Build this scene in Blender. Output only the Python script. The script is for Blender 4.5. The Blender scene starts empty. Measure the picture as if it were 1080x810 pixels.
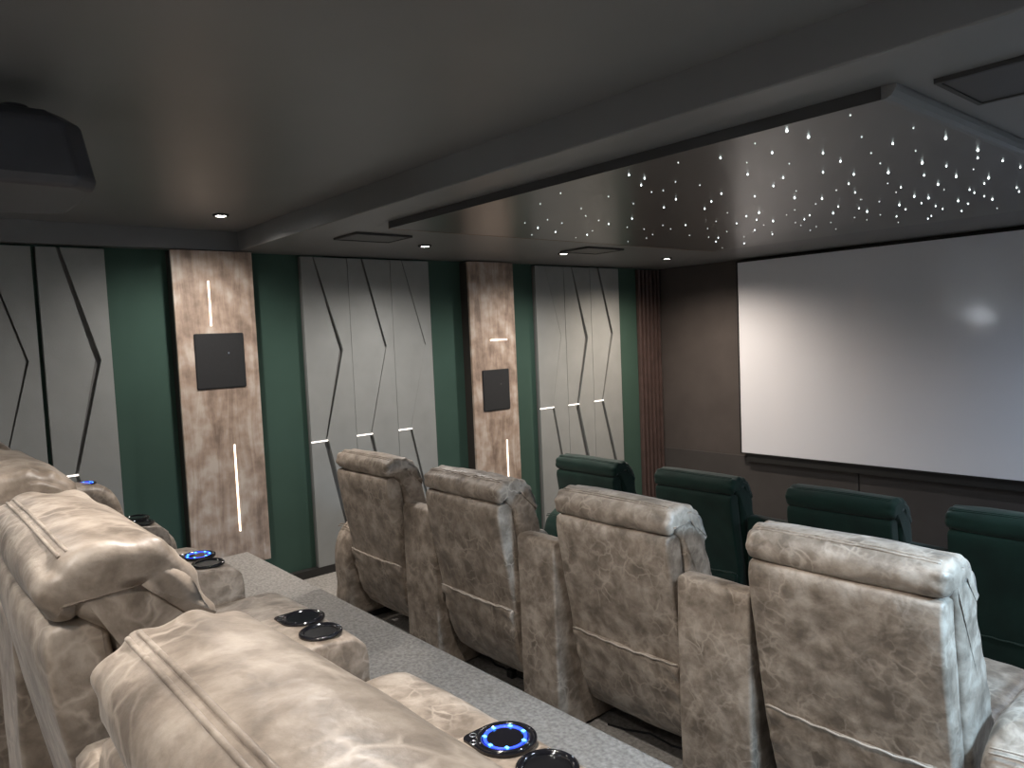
import bpy, bmesh, math, random
from mathutils import Vector, Matrix, noise
C = bpy.context.scene.collection
random.seed(7)
PI = math.pi
R = math.radians

# ------------------------------------------------------------------ object helpers
def prop(o, label=None, cat=None, group=None, kind=None):
    if label: o['label'] = label
    if cat: o['category'] = cat
    if group: o['group'] = group
    if kind: o['kind'] = kind
    return o

def empty(name, loc, label, cat, group=None, rz=0.0):
    o = bpy.data.objects.new(name, None)
    C.objects.link(o)
    o.empty_display_size = 0.05
    o.location = loc
    o.rotation_euler = (0, 0, rz)
    return prop(o, label, cat, group)

def link(name, bm, mat, parent=None, smooth=True, loc=None, rot=None, bevel=0.0, segs=2):
    me = bpy.data.meshes.new(name)
    bmesh.ops.recalc_face_normals(bm, faces=bm.faces[:])
    bm.to_mesh(me)
    bm.free()
    if smooth:
        for p in me.polygons:
            p.use_smooth = True
    o = bpy.data.objects.new(name, me)
    C.objects.link(o)
    mats = mat if isinstance(mat, (list, tuple)) else [mat]
    for m in mats:
        me.materials.append(m)
    if parent is not None:
        o.parent = parent
    if loc: o.location = loc
    if rot: o.rotation_euler = rot
    if bevel > 0:
        b = o.modifiers.new('Bevel', 'BEVEL')
        b.width = bevel
        b.segments = segs
        b.limit_method = 'ANGLE'
        b.angle_limit = R(35)
    return o

def copy_tree(o, parent=None):
    c = o.copy()
    C.objects.link(c)
    if parent is not None:
        c.parent = parent
    for ch in list(o.children):
        copy_tree(ch, c)
    return c

def box(bm, x0, x1, y0, y1, z0, z1, mi=0):
    vs = [bm.verts.new(p) for p in ((x0,y0,z0),(x1,y0,z0),(x1,y1,z0),(x0,y1,z0),(x0,y0,z1),(x1,y0,z1),(x1,y1,z1),(x0,y1,z1))]
    fs = []
    for f in ((0,3,2,1),(4,5,6,7),(0,1,5,4),(1,2,6,5),(2,3,7,6),(3,0,4,7)):
        fc = bm.faces.new([vs[i] for i in f]); fc.material_index = mi; fs.append(fc)
    return fs

def bx(*a):
    bm = bmesh.new(); box(bm, *a); return bm

def prism_x(bm, poly, x0, x1):
    """polygon of (y,z) extruded along X"""
    a = [bm.verts.new((x0, y, z)) for y, z in poly]
    b = [bm.verts.new((x1, y, z)) for y, z in poly]
    n = len(poly)
    bm.faces.new(a); bm.faces.new(b[::-1])
    for i in range(n):
        bm.faces.new((a[i], b[i], b[(i+1) % n], a[(i+1) % n]))

def cyl(bm, c, r0, r1, z0, z1, n=28, cap=True):
    a = [bm.verts.new((c[0]+r0*math.cos(2*PI*i/n), c[1]+r0*math.sin(2*PI*i/n), z0)) for i in range(n)]
    b = [bm.verts.new((c[0]+r1*math.cos(2*PI*i/n), c[1]+r1*math.sin(2*PI*i/n), z1)) for i in range(n)]
    for i in range(n):
        bm.faces.new((a[i], a[(i+1) % n], b[(i+1) % n], b[i]))
    if cap:
        bm.faces.new(a[::-1]); bm.faces.new(b)

def lathe(bm, prof, c=(0, 0), n=32, closed=False):
    rings = []
    for r, z in prof:
        rings.append([bm.verts.new((c[0]+r*math.cos(2*PI*i/n), c[1]+r*math.sin(2*PI*i/n), z)) for i in range(n)])
    k = len(rings)
    for j in range(k if closed else k-1):
        p, q = rings[j], rings[(j+1) % k]
        for i in range(n):
            bm.faces.new((p[i], p[(i+1) % n], q[(i+1) % n], q[i]))

def tube(bm, pts, r, n=8, capped=True):
    pts = [Vector(p) for p in pts]
    rings = []
    for i, p in enumerate(pts):
        t = (pts[min(i+1, len(pts)-1)] - pts[max(i-1, 0)]).normalized()
        a = Vector((0, 0, 1)) if abs(t.z) < 0.9 else Vector((0, 1, 0))
        u = t.cross(a).normalized(); v = t.cross(u)
        rings.append([bm.verts.new(p + r*(u*math.cos(2*PI*k/n) + v*math.sin(2*PI*k/n))) for k in range(n)])
    for a, b in zip(rings, rings[1:]):
        for k in range(n):
            bm.faces.new((a[k], a[(k+1) % n], b[(k+1) % n], b[k]))
    if capped:
        bm.faces.new(rings[0][::-1]); bm.faces.new(rings[-1])

def smooth_loop(P, M):
    """closed Catmull-Rom through P resampled evenly to M points"""
    n = len(P); Q = []
    for i in range(n):
        p0, p1, p2, p3 = P[i-1], P[i], P[(i+1) % n], P[(i+2) % n]
        for k in range(24):
            t = k/24
            Q.append(tuple(0.5*((2*p1[d]) + (-p0[d]+p2[d])*t + (2*p0[d]-5*p1[d]+4*p2[d]-p3[d])*t*t + (-p0[d]+3*p1[d]-3*p2[d]+p3[d])*t**3) for d in (0, 1)))
    return resample(Q, M)

def resample(Q, M):
    n = len(Q)
    L = [0.0]
    for i in range(n):
        a, b = Q[i], Q[(i+1) % n]
        L.append(L[-1] + math.hypot(b[0]-a[0], b[1]-a[1]))
    out = []; j = 0
    for k in range(M):
        s = L[-1]*k/M
        while L[j+1] < s: j += 1
        t = (s-L[j])/max(1e-9, L[j+1]-L[j])
        a, b = Q[j % n], Q[(j+1) % n]
        out.append((a[0]+(b[0]-a[0])*t, a[1]+(b[1]-a[1])*t))
    return out

def normals2(P):
    n = len(P); N = []
    for i in range(n):
        a, b = P[i-1], P[(i+1) % n]
        t = (b[0]-a[0], b[1]-a[1]); l = math.hypot(*t) or 1
        N.append((t[1]/l, -t[0]/l))
    A = sum(P[i][0]*P[(i+1) % n][1]-P[(i+1) % n][0]*P[i][1] for i in range(n))
    return N if A > 0 else [(-x, -y) for x, y in N]      # outward

def soft(profile, x0, x1, edge, M=72, nx=36, disp=None, smooth=True, crown=0.0):
    """an upholstered body: (y,z) outline swept along X with rounded ends; disp(x,u,d,y,z) pushes the skin out"""
    P = smooth_loop(profile, M) if smooth else resample(profile, M)
    N = normals2(P)
    xs = []
    k = 7
    for i in range(k):
        a = PI/2*i/k
        xs.append((x0+edge*(1-math.cos(a)), edge*(1-math.sin(a))))
    for i in range(nx+1):
        xs.append((x0+edge+(x1-x0-2*edge)*i/nx, 0.0))
    for i in range(k-1, -1, -1):
        a = PI/2*i/k
        xs.append((x1-edge*(1-math.cos(a)), edge*(1-math.sin(a))))
    bm = bmesh.new(); rings = []
    cy = sum(p[0] for p in P)/M; cz = sum(p[1] for p in P)/M
    for x, e in xs:
        ring = []
        tt = (x-x0)/(x1-x0)
        for i, (y, z) in enumerate(P):
            d = min(x-x0, x1-x)
            o = -e + crown*(4*tt*(1-tt))**0.6
            if disp: o += disp(x, i/M, d, y, z)
            ring.append(bm.verts.new((x, y+N[i][0]*o, z+N[i][1]*o)))
        rings.append(ring)
    for a, b in zip(rings, rings[1:]):
        for i in range(M):
            bm.faces.new((a[i], a[(i+1) % M], b[(i+1) % M], b[i]))
    for ring, sgn in ((rings[0], 1), (rings[-1], -1)):          # closed ends
        prev = ring
        x = ring[0].co.x
        c = Vector((x, sum(v.co.y for v in ring)/M, sum(v.co.z for v in ring)/M))
        for s in (0.66, 0.33):
            nr = [bm.verts.new(c+(v.co-c)*s + Vector((-sgn*0.004*(1-s), 0, 0))) for v in ring]
            for i in range(M):
                bm.faces.new((prev[i], prev[(i+1) % M], nr[(i+1) % M], nr[i]))
            prev = nr
        cv = bm.verts.new(c+Vector((-sgn*0.005, 0, 0)))
        for i in range(M):
            bm.faces.new((prev[i], prev[(i+1) % M], cv))
    return bm, P, N

def fbm(x, y, z, s=1.0):
    return noise.fractal(Vector((x*s, y*s, z*s)), 1.0, 2.0, 3)

# ------------------------------------------------------------------ materials
def nodes(name):
    m = bpy.data.materials.new(name); m.use_nodes = True
    nt = m.node_tree
    return m, nt, nt.nodes['Principled BSDF']

def plain(name, col, rough=0.6, spec=0.5, metal=0.0, coat=0.0, bump=None, sheen=0.0, emis=None, es=0.0, var=0.0, vscale=8.0, stretch=(1,1,1)):
    m, nt, b = nodes(name)
    b.inputs['Base Color'].default_value = (*col, 1)
    b.inputs['Roughness'].default_value = rough
    b.inputs['Specular IOR Level'].default_value = spec
    b.inputs['Metallic'].default_value = metal
    b.inputs['Coat Weight'].default_value = coat
    b.inputs['Sheen Weight'].default_value = sheen
    if emis:
        b.inputs['Emission Color'].default_value = (*emis, 1)
        b.inputs['Emission Strength'].default_value = es
    tc = nt.nodes.new('ShaderNodeTexCoord')
    mp = nt.nodes.new('ShaderNodeMapping'); mp.inputs['Scale'].default_value = stretch
    nt.links.new(tc.outputs['Object'], mp.inputs['Vector'])
    if var:
        n = nt.nodes.new('ShaderNodeTexNoise'); n.inputs['Scale'].default_value = vscale; n.inputs['Detail'].default_value = 5
        nt.links.new(mp.outputs['Vector'], n.inputs['Vector'])
        r = nt.nodes.new('ShaderNodeValToRGB')
        r.color_ramp.elements[0].position = 0.3; r.color_ramp.elements[1].position = 0.7
        r.color_ramp.elements[0].color = (*[c*(1-var) for c in col], 1)
        r.color_ramp.elements[1].color = (*[c*(1+var) for c in col], 1)
        nt.links.new(n.outputs['Fac'], r.inputs['Fac']); nt.links.new(r.outputs['Color'], b.inputs['Base Color'])
    if bump:
        n = nt.nodes.new('ShaderNodeTexNoise'); n.inputs['Scale'].default_value = bump[0]; n.inputs['Detail'].default_value = 4
        nt.links.new(mp.outputs['Vector'], n.inputs['Vector'])
        bp = nt.nodes.new('ShaderNodeBump'); bp.inputs['Strength'].default_value = bump[1]; bp.inputs['Distance'].default_value = bump[2]
        nt.links.new(n.outputs['Fac'], bp.inputs['Height']); nt.links.new(bp.outputs['Normal'], b.inputs['Normal'])
    return m

def leather(name, dark, mid, light, rough, vein=0.5, sheen=0.1):
    """brushed nubuck: cloudy patches and thin pale creases"""
    m, nt, b = nodes(name)
    L = nt.links.new
    tc = nt.nodes.new('ShaderNodeTexCoord'); oi = nt.nodes.new('ShaderNodeObjectInfo')
    vm = nt.nodes.new('ShaderNodeVectorMath'); vm.operation = 'SCALE'; vm.inputs[0].default_value = (9.1, 5.3, 7.7)
    L(oi.outputs['Random'], vm.inputs['Scale'])
    ad = nt.nodes.new('ShaderNodeVectorMath'); ad.operation = 'ADD'
    L(tc.outputs['Object'], ad.inputs[0]); L(vm.outputs['Vector'], ad.inputs[1])
    n1 = nt.nodes.new('ShaderNodeTexNoise'); n1.inputs['Scale'].default_value = 13; n1.inputs['Detail'].default_value = 6; n1.inputs['Roughness'].default_value = 0.6
    n1.inputs['Distortion'].default_value = 0.25
    L(ad.outputs['Vector'], n1.inputs['Vector'])
    r1 = nt.nodes.new('ShaderNodeValToRGB'); e = r1.color_ramp.elements
    e[0].position = 0.36; e[0].color = (*dark, 1); e[1].position = 0.66; e[1].color = (*light, 1)
    k = r1.color_ramp.elements.new(0.5); k.color = (*mid, 1)
    L(n1.outputs['Fac'], r1.inputs['Fac'])
    n2 = nt.nodes.new('ShaderNodeTexNoise'); n2.noise_type = 'RIDGED_MULTIFRACTAL'; n2.inputs['Scale'].default_value = 13; n2.inputs['Detail'].default_value = 3
    n2.inputs['Distortion'].default_value = 0.5
    L(ad.outputs['Vector'], n2.inputs['Vector'])
    r2 = nt.nodes.new('ShaderNodeValToRGB'); e = r2.color_ramp.elements
    e[0].position = 0.68; e[0].color = (0, 0, 0, 1); e[1].position = 1.0; e[1].color = (vein, vein, vein, 1)
    L(n2.outputs['Fac'], r2.inputs['Fac'])
    mx = nt.nodes.new('ShaderNodeMix'); mx.data_type = 'RGBA'; mx.inputs['B'].default_value = (*[min(1, c*1.25) for c in light], 1)
    L(r2.outputs['Color'], mx.inputs['Factor']); L(r1.outputs['Color'], mx.inputs['A'])
    # hairline crackle of the waxed surface
    wn = nt.nodes.new('ShaderNodeTexNoise'); wn.inputs['Scale'].default_value = 16; wn.inputs['Detail'].default_value = 3
    L(ad.outputs['Vector'], wn.inputs['Vector'])
    ws = nt.nodes.new('ShaderNodeVectorMath'); ws.operation = 'SCALE'; ws.inputs['Scale'].default_value = 0.075
    L(wn.outputs['Color'], ws.inputs[0])
    wa = nt.nodes.new('ShaderNodeVectorMath'); wa.operation = 'ADD'
    L(ad.outputs['Vector'], wa.inputs[0]); L(ws.outputs['Vector'], wa.inputs[1])
    vo = nt.nodes.new('ShaderNodeTexVoronoi'); vo.feature = 'DISTANCE_TO_EDGE'; vo.inputs['Scale'].default_value = 17
    L(wa.outputs['Vector'], vo.inputs['Vector'])
    mr = nt.nodes.new('ShaderNodeMapRange'); mr.inputs['From Min'].default_value = 0.0; mr.inputs['From Max'].default_value = 0.11
    mr.inputs['To Min'].default_value = 1.0; mr.inputs['To Max'].default_value = 0.0
    L(vo.outputs['Distance'], mr.inputs['Value'])
    mk = nt.nodes.new('ShaderNodeTexNoise'); mk.inputs['Scale'].default_value = 7; mk.inputs['Detail'].default_value = 2
    L(wa.outputs['Vector'], mk.inputs['Vector'])
    mq = nt.nodes.new('ShaderNodeMapRange'); mq.inputs['From Min'].default_value = 0.42; mq.inputs['From Max'].default_value = 0.68
    mq.inputs['To Max'].default_value = 0.75
    L(mk.outputs['Fac'], mq.inputs['Value'])
    ml = nt.nodes.new('ShaderNodeMath'); ml.operation = 'MULTIPLY'
    L(mr.outputs['Result'], ml.inputs[0]); L(mq.outputs['Result'], ml.inputs[1])
    mz = nt.nodes.new('ShaderNodeMix'); mz.data_type = 'RGBA'; mz.inputs['B'].default_value = (*[min(1, c*1.2) for c in light], 1)
    L(ml.outputs['Value'], mz.inputs['Factor']); L(mx.outputs['Result'], mz.inputs['A'])
    L(mz.outputs['Result'], b.inputs['Base Color'])
    b.inputs['Roughness'].default_value = rough
    b.inputs['Specular IOR Level'].default_value = 0.45
    b.inputs['Sheen Weight'].default_value = sheen
    b.inputs['Sheen Roughness'].default_value = 0.45
    n3 = nt.nodes.new('ShaderNodeTexNoise'); n3.inputs['Scale'].default_value = 60; n3.inputs['Detail'].default_value = 4
    L(ad.outputs['Vector'], n3.inputs['Vector'])
    n4 = nt.nodes.new('ShaderNodeTexNoise'); n4.inputs['Scale'].default_value = 14; n4.inputs['Detail'].default_value = 3; n4.inputs['Distortion'].default_value = 0.4
    L(ad.outputs['Vector'], n4.inputs['Vector'])
    mm = nt.nodes.new('ShaderNodeMath'); mm.operation = 'MULTIPLY_ADD'; mm.inputs[1].default_value = 0.25
    L(n3.outputs['Fac'], mm.inputs[0]); L(n4.outputs['Fac'], mm.inputs[2])
    bp = nt.nodes.new('ShaderNodeBump'); bp.inputs['Strength'].default_value = 0.35; bp.inputs['Distance'].default_value = 0.012
    L(mm.outputs['Value'], bp.inputs['Height']); L(bp.outputs['Normal'], b.inputs['Normal'])
    return m

M = {}
M['leather'] = leather('taupe_leather', (0.125,0.097,0.073), (0.215,0.172,0.134), (0.34,0.285,0.232), 0.46, 0.8, 0.06)
M['piping'] = plain('pale_piping', (0.36,0.31,0.26), 0.55, var=0.15)
M['velvet'] = plain('green_velvet', (0.0045,0.019,0.0135), 0.8, spec=0.2, sheen=0.12, var=0.3, vscale=6, bump=(90,0.2,0.004))
M['velvet_piping'] = plain('green_piping', (0.005,0.022,0.015), 0.7, sheen=0.15)
M['black_metal'] = plain('black_metal', (0.012,0.012,0.013), 0.45, metal=0.0)
M['base_black'] = plain('base_black', (0.010,0.009,0.009), 0.7)
M['gloss_black'] = plain('gloss_black', (0.006,0.006,0.008), 0.12, spec=0.6)
M['chrome'] = plain('chrome_dot', (0.75,0.76,0.8), 0.2, metal=1.0)
M['blue_led'] = plain('blue_led', (0.02,0.05,0.4), 0.4, emis=(0.005,0.03,1.0), es=0.7)
M['blue_dot'] = plain('blue_led_dot', (0.1,0.3,0.9), 0.4, emis=(0.05,0.30,1.0), es=1.6)
M['carpet'] = plain('grey_carpet', (0.27,0.25,0.228), 0.95, spec=0.1, var=0.28, vscale=70, bump=(260,0.8,0.006))
M['green_wall'] = plain('green_wall', (0.040,0.076,0.060), 0.8, spec=0.2, var=0.05, vscale=3)
M['grey_felt'] = plain('grey_acoustic_felt', (0.240,0.246,0.240), 0.92, spec=0.15, var=0.05, vscale=5, bump=(220,0.25,0.003))
M['groove'] = plain('groove_dark', (0.13,0.128,0.122), 0.8)
M['ceiling'] = plain('charcoal_ceiling', (0.145,0.147,0.148), 0.42, spec=0.45, var=0.05, vscale=2)
M['star_board'] = plain('star_board', (0.080,0.078,0.075), 0.30, spec=0.5)
M['front_wall'] = plain('umber_fabric', (0.062,0.053,0.050), 0.75, spec=0.3, var=0.1, vscale=4, bump=(180,0.2,0.003))
M['front_low'] = plain('umber_fabric_low', (0.045,0.041,0.040), 0.75, spec=0.3, var=0.1, vscale=4)
M['umber_rib'] = plain('umber_rib', (0.060,0.038,0.034), 0.5, var=0.2, vscale=10)
M['skirting'] = plain('black_skirting', (0.015,0.014,0.013), 0.6)
M['cloth_grille'] = plain('speaker_cloth', (0.011,0.011,0.012), 0.85, bump=(500,0.5,0.002), var=0.2, vscale=200)
M['strip'] = plain('warm_led_strip', (1,0.9,0.78), 0.5, emis=(1.0,0.80,0.60), es=1.1)
M['dash'] = plain('white_led_strip', (1,0.95,0.9), 0.5, emis=(1.0,0.92,0.84), es=0.55)
M['lamp'] = plain('lamp_lens', (1,1,1), 0.4, emis=(1.0,0.95,0.9), es=14)
M['lamp_cool'] = plain('lamp_lens_cool', (1,1,1), 0.4, emis=(0.75,0.87,1.0), es=14)
M['lamp_ring'] = plain('lamp_ring', (0.03,0.03,0.03), 0.4)
M['star'] = plain('star_tip', (1,1,1), 0.4, emis=(0.85,0.98,0.97), es=1.2)
M['star_dim'] = plain('star_tip_dim', (1,1,1), 0.4, emis=(0.85,0.95,0.9), es=0.3)
M['vent'] = plain('vent_charcoal', (0.045,0.045,0.046), 0.5)
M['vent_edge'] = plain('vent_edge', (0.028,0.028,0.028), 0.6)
M['gold_trim'] = plain('bronze_trim', (0.16,0.095,0.055), 0.4, metal=0.3)
M['screen'] = plain('screen_cloth', (0.64,0.65,0.70), 0.55, spec=0.3, coat=0.0)
b_ = M['screen'].node_tree.nodes['Principled BSDF']
b_.inputs['Coat Weight'].default_value = 0.6; b_.inputs['Coat Roughness'].default_value = 0.08; b_.inputs['Coat IOR'].default_value = 1.6
M['frame'] = plain('black_velvet_frame', (0.006,0.006,0.006), 0.8)
M['cup_well'] = plain('cup_well', (0.003,0.003,0.004), 0.35, spec=0.25)
M['plug'] = plain('black_plastic', (0.012,0.012,0.013), 0.35)
M['projector'] = plain('projector_black', (0.050,0.053,0.062), 0.45, var=0.1)
M['wall_dark'] = plain('side_wall_grey', (0.45,0.45,0.45), 0.8)

def wood():
    m, nt, b = nodes('weathered_oak')
    L = nt.links.new
    tc = nt.nodes.new('ShaderNodeTexCoord')
    mp = nt.nodes.new('ShaderNodeMapping'); mp.inputs['Scale'].default_value = (1, 7, 0.9)
    L(tc.outputs['Object'], mp.inputs['Vector'])
    n = nt.nodes.new('ShaderNodeTexNoise'); n.inputs['Scale'].default_value = 1.6; n.inputs['Detail'].default_value = 8; n.inputs['Roughness'].default_value = 0.65
    n.inputs['Distortion'].default_value = 0.6
    L(mp.outputs['Vector'], n.inputs['Vector'])
    n2 = nt.nodes.new('ShaderNodeTexNoise'); n2.inputs['Scale'].default_value = 8; n2.inputs['Detail'].default_value = 5
    L(tc.outputs['Object'], n2.inputs['Vector'])
    mx = nt.nodes.new('ShaderNodeMath'); mx.operation = 'MULTIPLY_ADD'; mx.inputs[1].default_value = 0.55
    L(n2.outputs['Fac'], mx.inputs[0])
    m2 = nt.nodes.new('ShaderNodeMath'); m2.operation = 'MULTIPLY'; m2.inputs[1].default_value = 0.62
    L(n.outputs['Fac'], m2.inputs[0]); L(m2.outputs[0], mx.inputs[2])
    r = nt.nodes.new('ShaderNodeValToRGB'); e = r.color_ramp.elements
    e[0].position = 0.46; e[0].color = (0.175,0.125,0.096,1)
    e[1].position = 0.71; e[1].color = (0.46,0.39,0.335,1)
    k = e.new(0.58); k.color = (0.325,0.240,0.185,1)
    L(mx.outputs[0], r.inputs['Fac']); L(r.outputs['Color'], b.inputs['Base Color'])
    b.inputs['Roughness'].default_value = 0.55
    return m
M['wood'] = wood()
M['wood_side'] = plain('stained_side', (0.022,0.018,0.015), 0.7)

# ------------------------------------------------------------------ the room (metres, floor of the front tier at z = 0)
XR, YF, YB = 5.75, 6.65, -2.2
ZP, ZM = 0.61, 0.28            # rear platform, middle tier
ZL, ZU = 2.68, 2.81            # lowered ceiling, rear ceiling
YE, YM = 1.86, 3.72           # platform edges

def struct(name, bm, m, bevel=0.0):
    return prop(link(name, bm, m, smooth=False, bevel=bevel), kind='structure')

struct('floor', bx(0, XR, YM-0.3, YF, -0.12, 0.0), M['carpet'])
struct('floor', bx(0, XR, YE-0.3, YM, -0.12, ZM), M['carpet'], 0.012)
struct('floor', bx(0.14, XR, YB, YE, -0.12, ZP), M['carpet'], 0.012)
struct('wall_left', bx(-0.15, 0, YB, YF, -0.12, 3.0), M['green_wall'])
struct('wall_right', bx(XR, XR+0.15, YB, YF, -0.12, 3.0), M['wall_dark'])
struct('wall_rear', bx(-0.15, XR+0.15, YB-0.15, YB, -0.12, 3.0), M['wall_dark'])
struct('wall_front', bx(-0.15, XR+0.15, YF, YF+0.15, -0.12, 3.0), M['front_wall'])
struct('ceiling', bx(0, XR, YB, 1.95, ZU, 3.0), M['ceiling'])
struct('ceiling', bx(0, XR, 1.95, YF, ZL, 3.0), M['ceiling'], 0.006)
struct('trim_1', bx(0, 0.10, YB, 1.95, ZL, ZU), M['ceiling'])                 # bulkhead over the left wall
struct('baseboard_left', bx(0.0, 0.139, YB, 1.48, 0.2, ZP+0.06), M['skirting'])
struct('baseboard_left', bx(0.0, 0.055, 1.481, YM, ZM, ZM+0.06), M['skirting'])
struct('baseboard_left', bx(0.0, 0.055, YM, YF, 0.0, 0.06), M['skirting'])
for i, (a, b) in enumerate(((0.0, 2.19), (2.20, 4.02), (4.03, XR))):          # lower boards of the screen wall
    struct('trim_%d' % (i+2), bx(a, b, YF-0.02, YF, 0.0, 0.70), M['front_low'], 0.003)

# ------------------------------------------------------------------ left wall: grey felt panels with zigzag grooves
def yz_plate(bm, poly, x0, x1):
    a = [bm.verts.new((x0, y, z)) for y, z in poly]
    b = [bm.verts.new((x1, y, z)) for y, z in poly]
    n = len(poly)
    bm.faces.new(a); bm.faces.new(b[::-1])
    for i in range(n):
        bm.faces.new((a[i], b[i], b[(i+1) % n], a[(i+1) % n]))

def felt_panel(y0, y1, zb, zig, widths, dash_z, label, seam=0.0004, tilt=0.0, dash_in=0.0):
    """zig: (y,z) of the zigzag from top to foot; widths: groove width at each of those points"""
    zt = 2.665
    t = empty('acoustic_panel', (0.0015, (y0+y1)/2, zb), label, 'wall panel', 'grey felt panels on the left wall')
    oy, oz = (y0+y1)/2, zb
    y0 += seam; y1 -= seam
    link('backing', bx(0.0, 0.018, y0-oy, y1-oy, 0, zt-oz), M['groove'], t, smooth=False)
    loc = lambda pts: [(y-oy, z-oz) for y, z in pts]
    left = [(y0, zb), (y0, zt), (zig[0][0]-widths[0]/2, zt)] + [(y-w/2, z) for (y, z), w in zip(zig, widths)] + [(zig[-1][0]-widths[-1]/2, zb)]
    right = [(y1, zt), (y1, zb), (zig[-1][0]+widths[-1]/2, zb)] + [(y+w/2, z) for (y, z), w in list(zip(zig, widths))[::-1]] + [(zig[0][0]+widths[0]/2, zt)]
    def clean(p):
        out = []
        for q in p:
            if not out or math.hypot(q[0]-out[-1][0], q[1]-out[-1][1]) > 1e-4: out.append(q)
        return out
    for poly, th in ((left, 0.048), (right, 0.044 + tilt)):
        bm = bmesh.new(); yz_plate(bm, clean(loc(poly)), 0.0185, th)
        link('felt_board', bm, M['grey_felt'], t, smooth=False, bevel=0.0006, segs=1)
    ydash = min(zip(zig, widths), key=lambda q: abs(q[0][1]-dash_z))[0][0]
    link('light_strip', bx(0.040, 0.0515, y0+dash_in-oy, ydash+0.008-oy, dash_z-0.0045-oz, dash_z+0.0045-oz), M['dash'], t, smooth=False)
    return t

G = 0.030
# section beside the rear row
felt_panel(0.0, 0.37, ZP+0.06, [(0.13,2.665),(0.30,1.98),(0.13,1.29),(0.26,0.67)], [G,G,G*.6,G], 1.29, 'grey felt wall panel at the far left edge of the wall beside the rear row')
felt_panel(0.37, 0.75, ZP+0.06, [(0.50,2.665),(0.68,1.99),(0.50,1.29),(0.63,0.67)], [0.010,0.014,0.006,G], 1.29, 'grey felt wall panel cut off by the left picture edge, pale angled groove', 0.009)
felt_panel(0.76, 1.135, ZP+0.06, [(0.88,2.665),(1.05,1.98),(0.885,1.29),(1.00,0.67)], [0.022,0.036,0.020,0.03], 1.285, 'grey felt wall panel with dark arrow groove left of the first green strip', 0.006)
# middle section
felt_panel(2.42, 2.80, ZM+0.06, [(2.52,2.665),(2.71,1.97),(2.545,1.30),(2.545,1.28),(2.735,0.36)], [0.012,0.034,0.014,0.040,0.046], 1.29, 'grey felt wall panel between the wood columns, the one nearest the first column')
felt_panel(2.80, 3.18, ZM+0.06, [(2.925,2.665),(3.10,1.98),(3.102,1.965),(2.93,1.305),(2.93,1.285),(3.10,0.36)], [0.020,0.024,0.008,0.010,0.034,0.04], 1.295, 'grey felt wall panel in the middle of the three between the wood columns')
felt_panel(3.18, 3.55, ZM+0.06, [(3.29,2.665),(3.48,1.985),(3.478,1.97),(3.30,1.305),(3.30,1.285),(3.50,0.36)], [0.008,0.014,0.002,0.003,0.024,0.028], 1.295, 'grey felt wall panel between the wood columns, the one nearest the second column')
# section by the screen wall
felt_panel(4.75, 5.13, 0.06, [(4.88,2.665),(5.065,2.0),(4.92,1.325),(4.925,1.305),(5.10,0.40),(5.06,0.06)], [0.004,0.006,0.004,0.030,0.036,0.03], 1.315, 'grey felt wall panel just right of the second wood column and its green strip')
felt_panel(5.13, 5.50, 0.06, [(5.24,2.665),(5.42,1.97),(5.265,1.325),(5.255,1.305),(5.43,0.55),(5.40,0.06)], [0.016,0.046,0.034,0.050,0.06,0.05], 1.315, 'grey felt wall panel between two others near the fluted corner')
felt_panel(5.50, 5.93, 0.06, [(5.62,2.665),(5.80,2.0),(5.625,1.33),(5.625,1.31),(5.83,0.55),(5.80,0.06)], [0.030,0.036,0.020,0.040,0.05,0.04], 1.32, 'grey felt wall panel nearest the fluted corner by the screen')

# wood columns
def rounded_rect(y0, y1, z0, z1, r, n=5):
    pts = []
    for cy, cz, a0 in ((y1-r, z1-r, 0), (y0+r, z1-r, 90), (y0+r, z0+r, 180), (y1-r, z0+r, 270)):
        for i in range(n+1):
            a = R(a0+90*i/n); pts.append((cy+r*math.cos(a), cz+r*math.sin(a)))
    return pts

def column(y0, y1, zb, label, strips):
    t = empty('wood_column', (0.0015, (y0+y1)/2, zb), label, 'wall column', 'wood columns on the left wall')
    oy = (y0+y1)/2; h = 2.67-zb; hw = (y1-y0)/2
    link('carcass', bx(0.0, 0.105, -hw+0.006, hw-0.006, 0.0, h-0.004), M['wood_side'], t, smooth=False)
    link('front_board', bx(0.1052, 0.13, -hw, hw, 0.0, h), M['wood'], t, smooth=False, bevel=0.002, segs=1)
    for (a, b, c, d) in strips:
        link('light_strip', bx(0.1301, 0.134, a-oy, b-oy, c-zb, d-zb), M['strip'], t, smooth=False)
    return t
column(1.495, 2.025, 0.52, 'weathered wood wall column with two upright light strips beside the rear row', [(1.7155,1.7245,2.17,2.47),(1.815,1.825,0.76,1.36)])
column(3.90, 4.405, 0.06, 'weathered wood wall column with a short level light strip above its speaker', [(4.11,4.30,1.984,1.994),(4.245,4.255,0.62,1.09)])

def speaker(yc, zc, hw, hh, label):
    t = empty('wall_speaker', (0.1320, yc, zc-hh), label, 'speaker', 'flush speakers in the wood columns')
    bm = bmesh.new(); yz_plate(bm, rounded_rect(-hw, hw, 0, 2*hh, 0.012), 0.0, 0.004)
    link('frame', bm, M['black_metal'], t, smooth=False)
    bm = bmesh.new(); yz_plate(bm, rounded_rect(-hw+0.006, hw-0.006, 0.006, 2*hh-0.006, 0.010), 0.0042, 0.008)
    link('grille', bm, M['cloth_grille'], t, smooth=False, bevel=0.003, segs=2)
    bm = bmesh.new()
    yz_plate(bm, rounded_rect(hw*0.30, hw*0.30+0.012, 2*hh*0.62, 2*hh*0.62+0.012, 0.004), 0.0081, 0.0095)
    link('badge', bm, M['chrome'] if hw > 0.16 else M['lamp_ring'], t, smooth=False)
speaker(1.765, 1.935, 0.165, 0.186, 'square black wall speaker in the first wood column beside the rear row')
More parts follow.
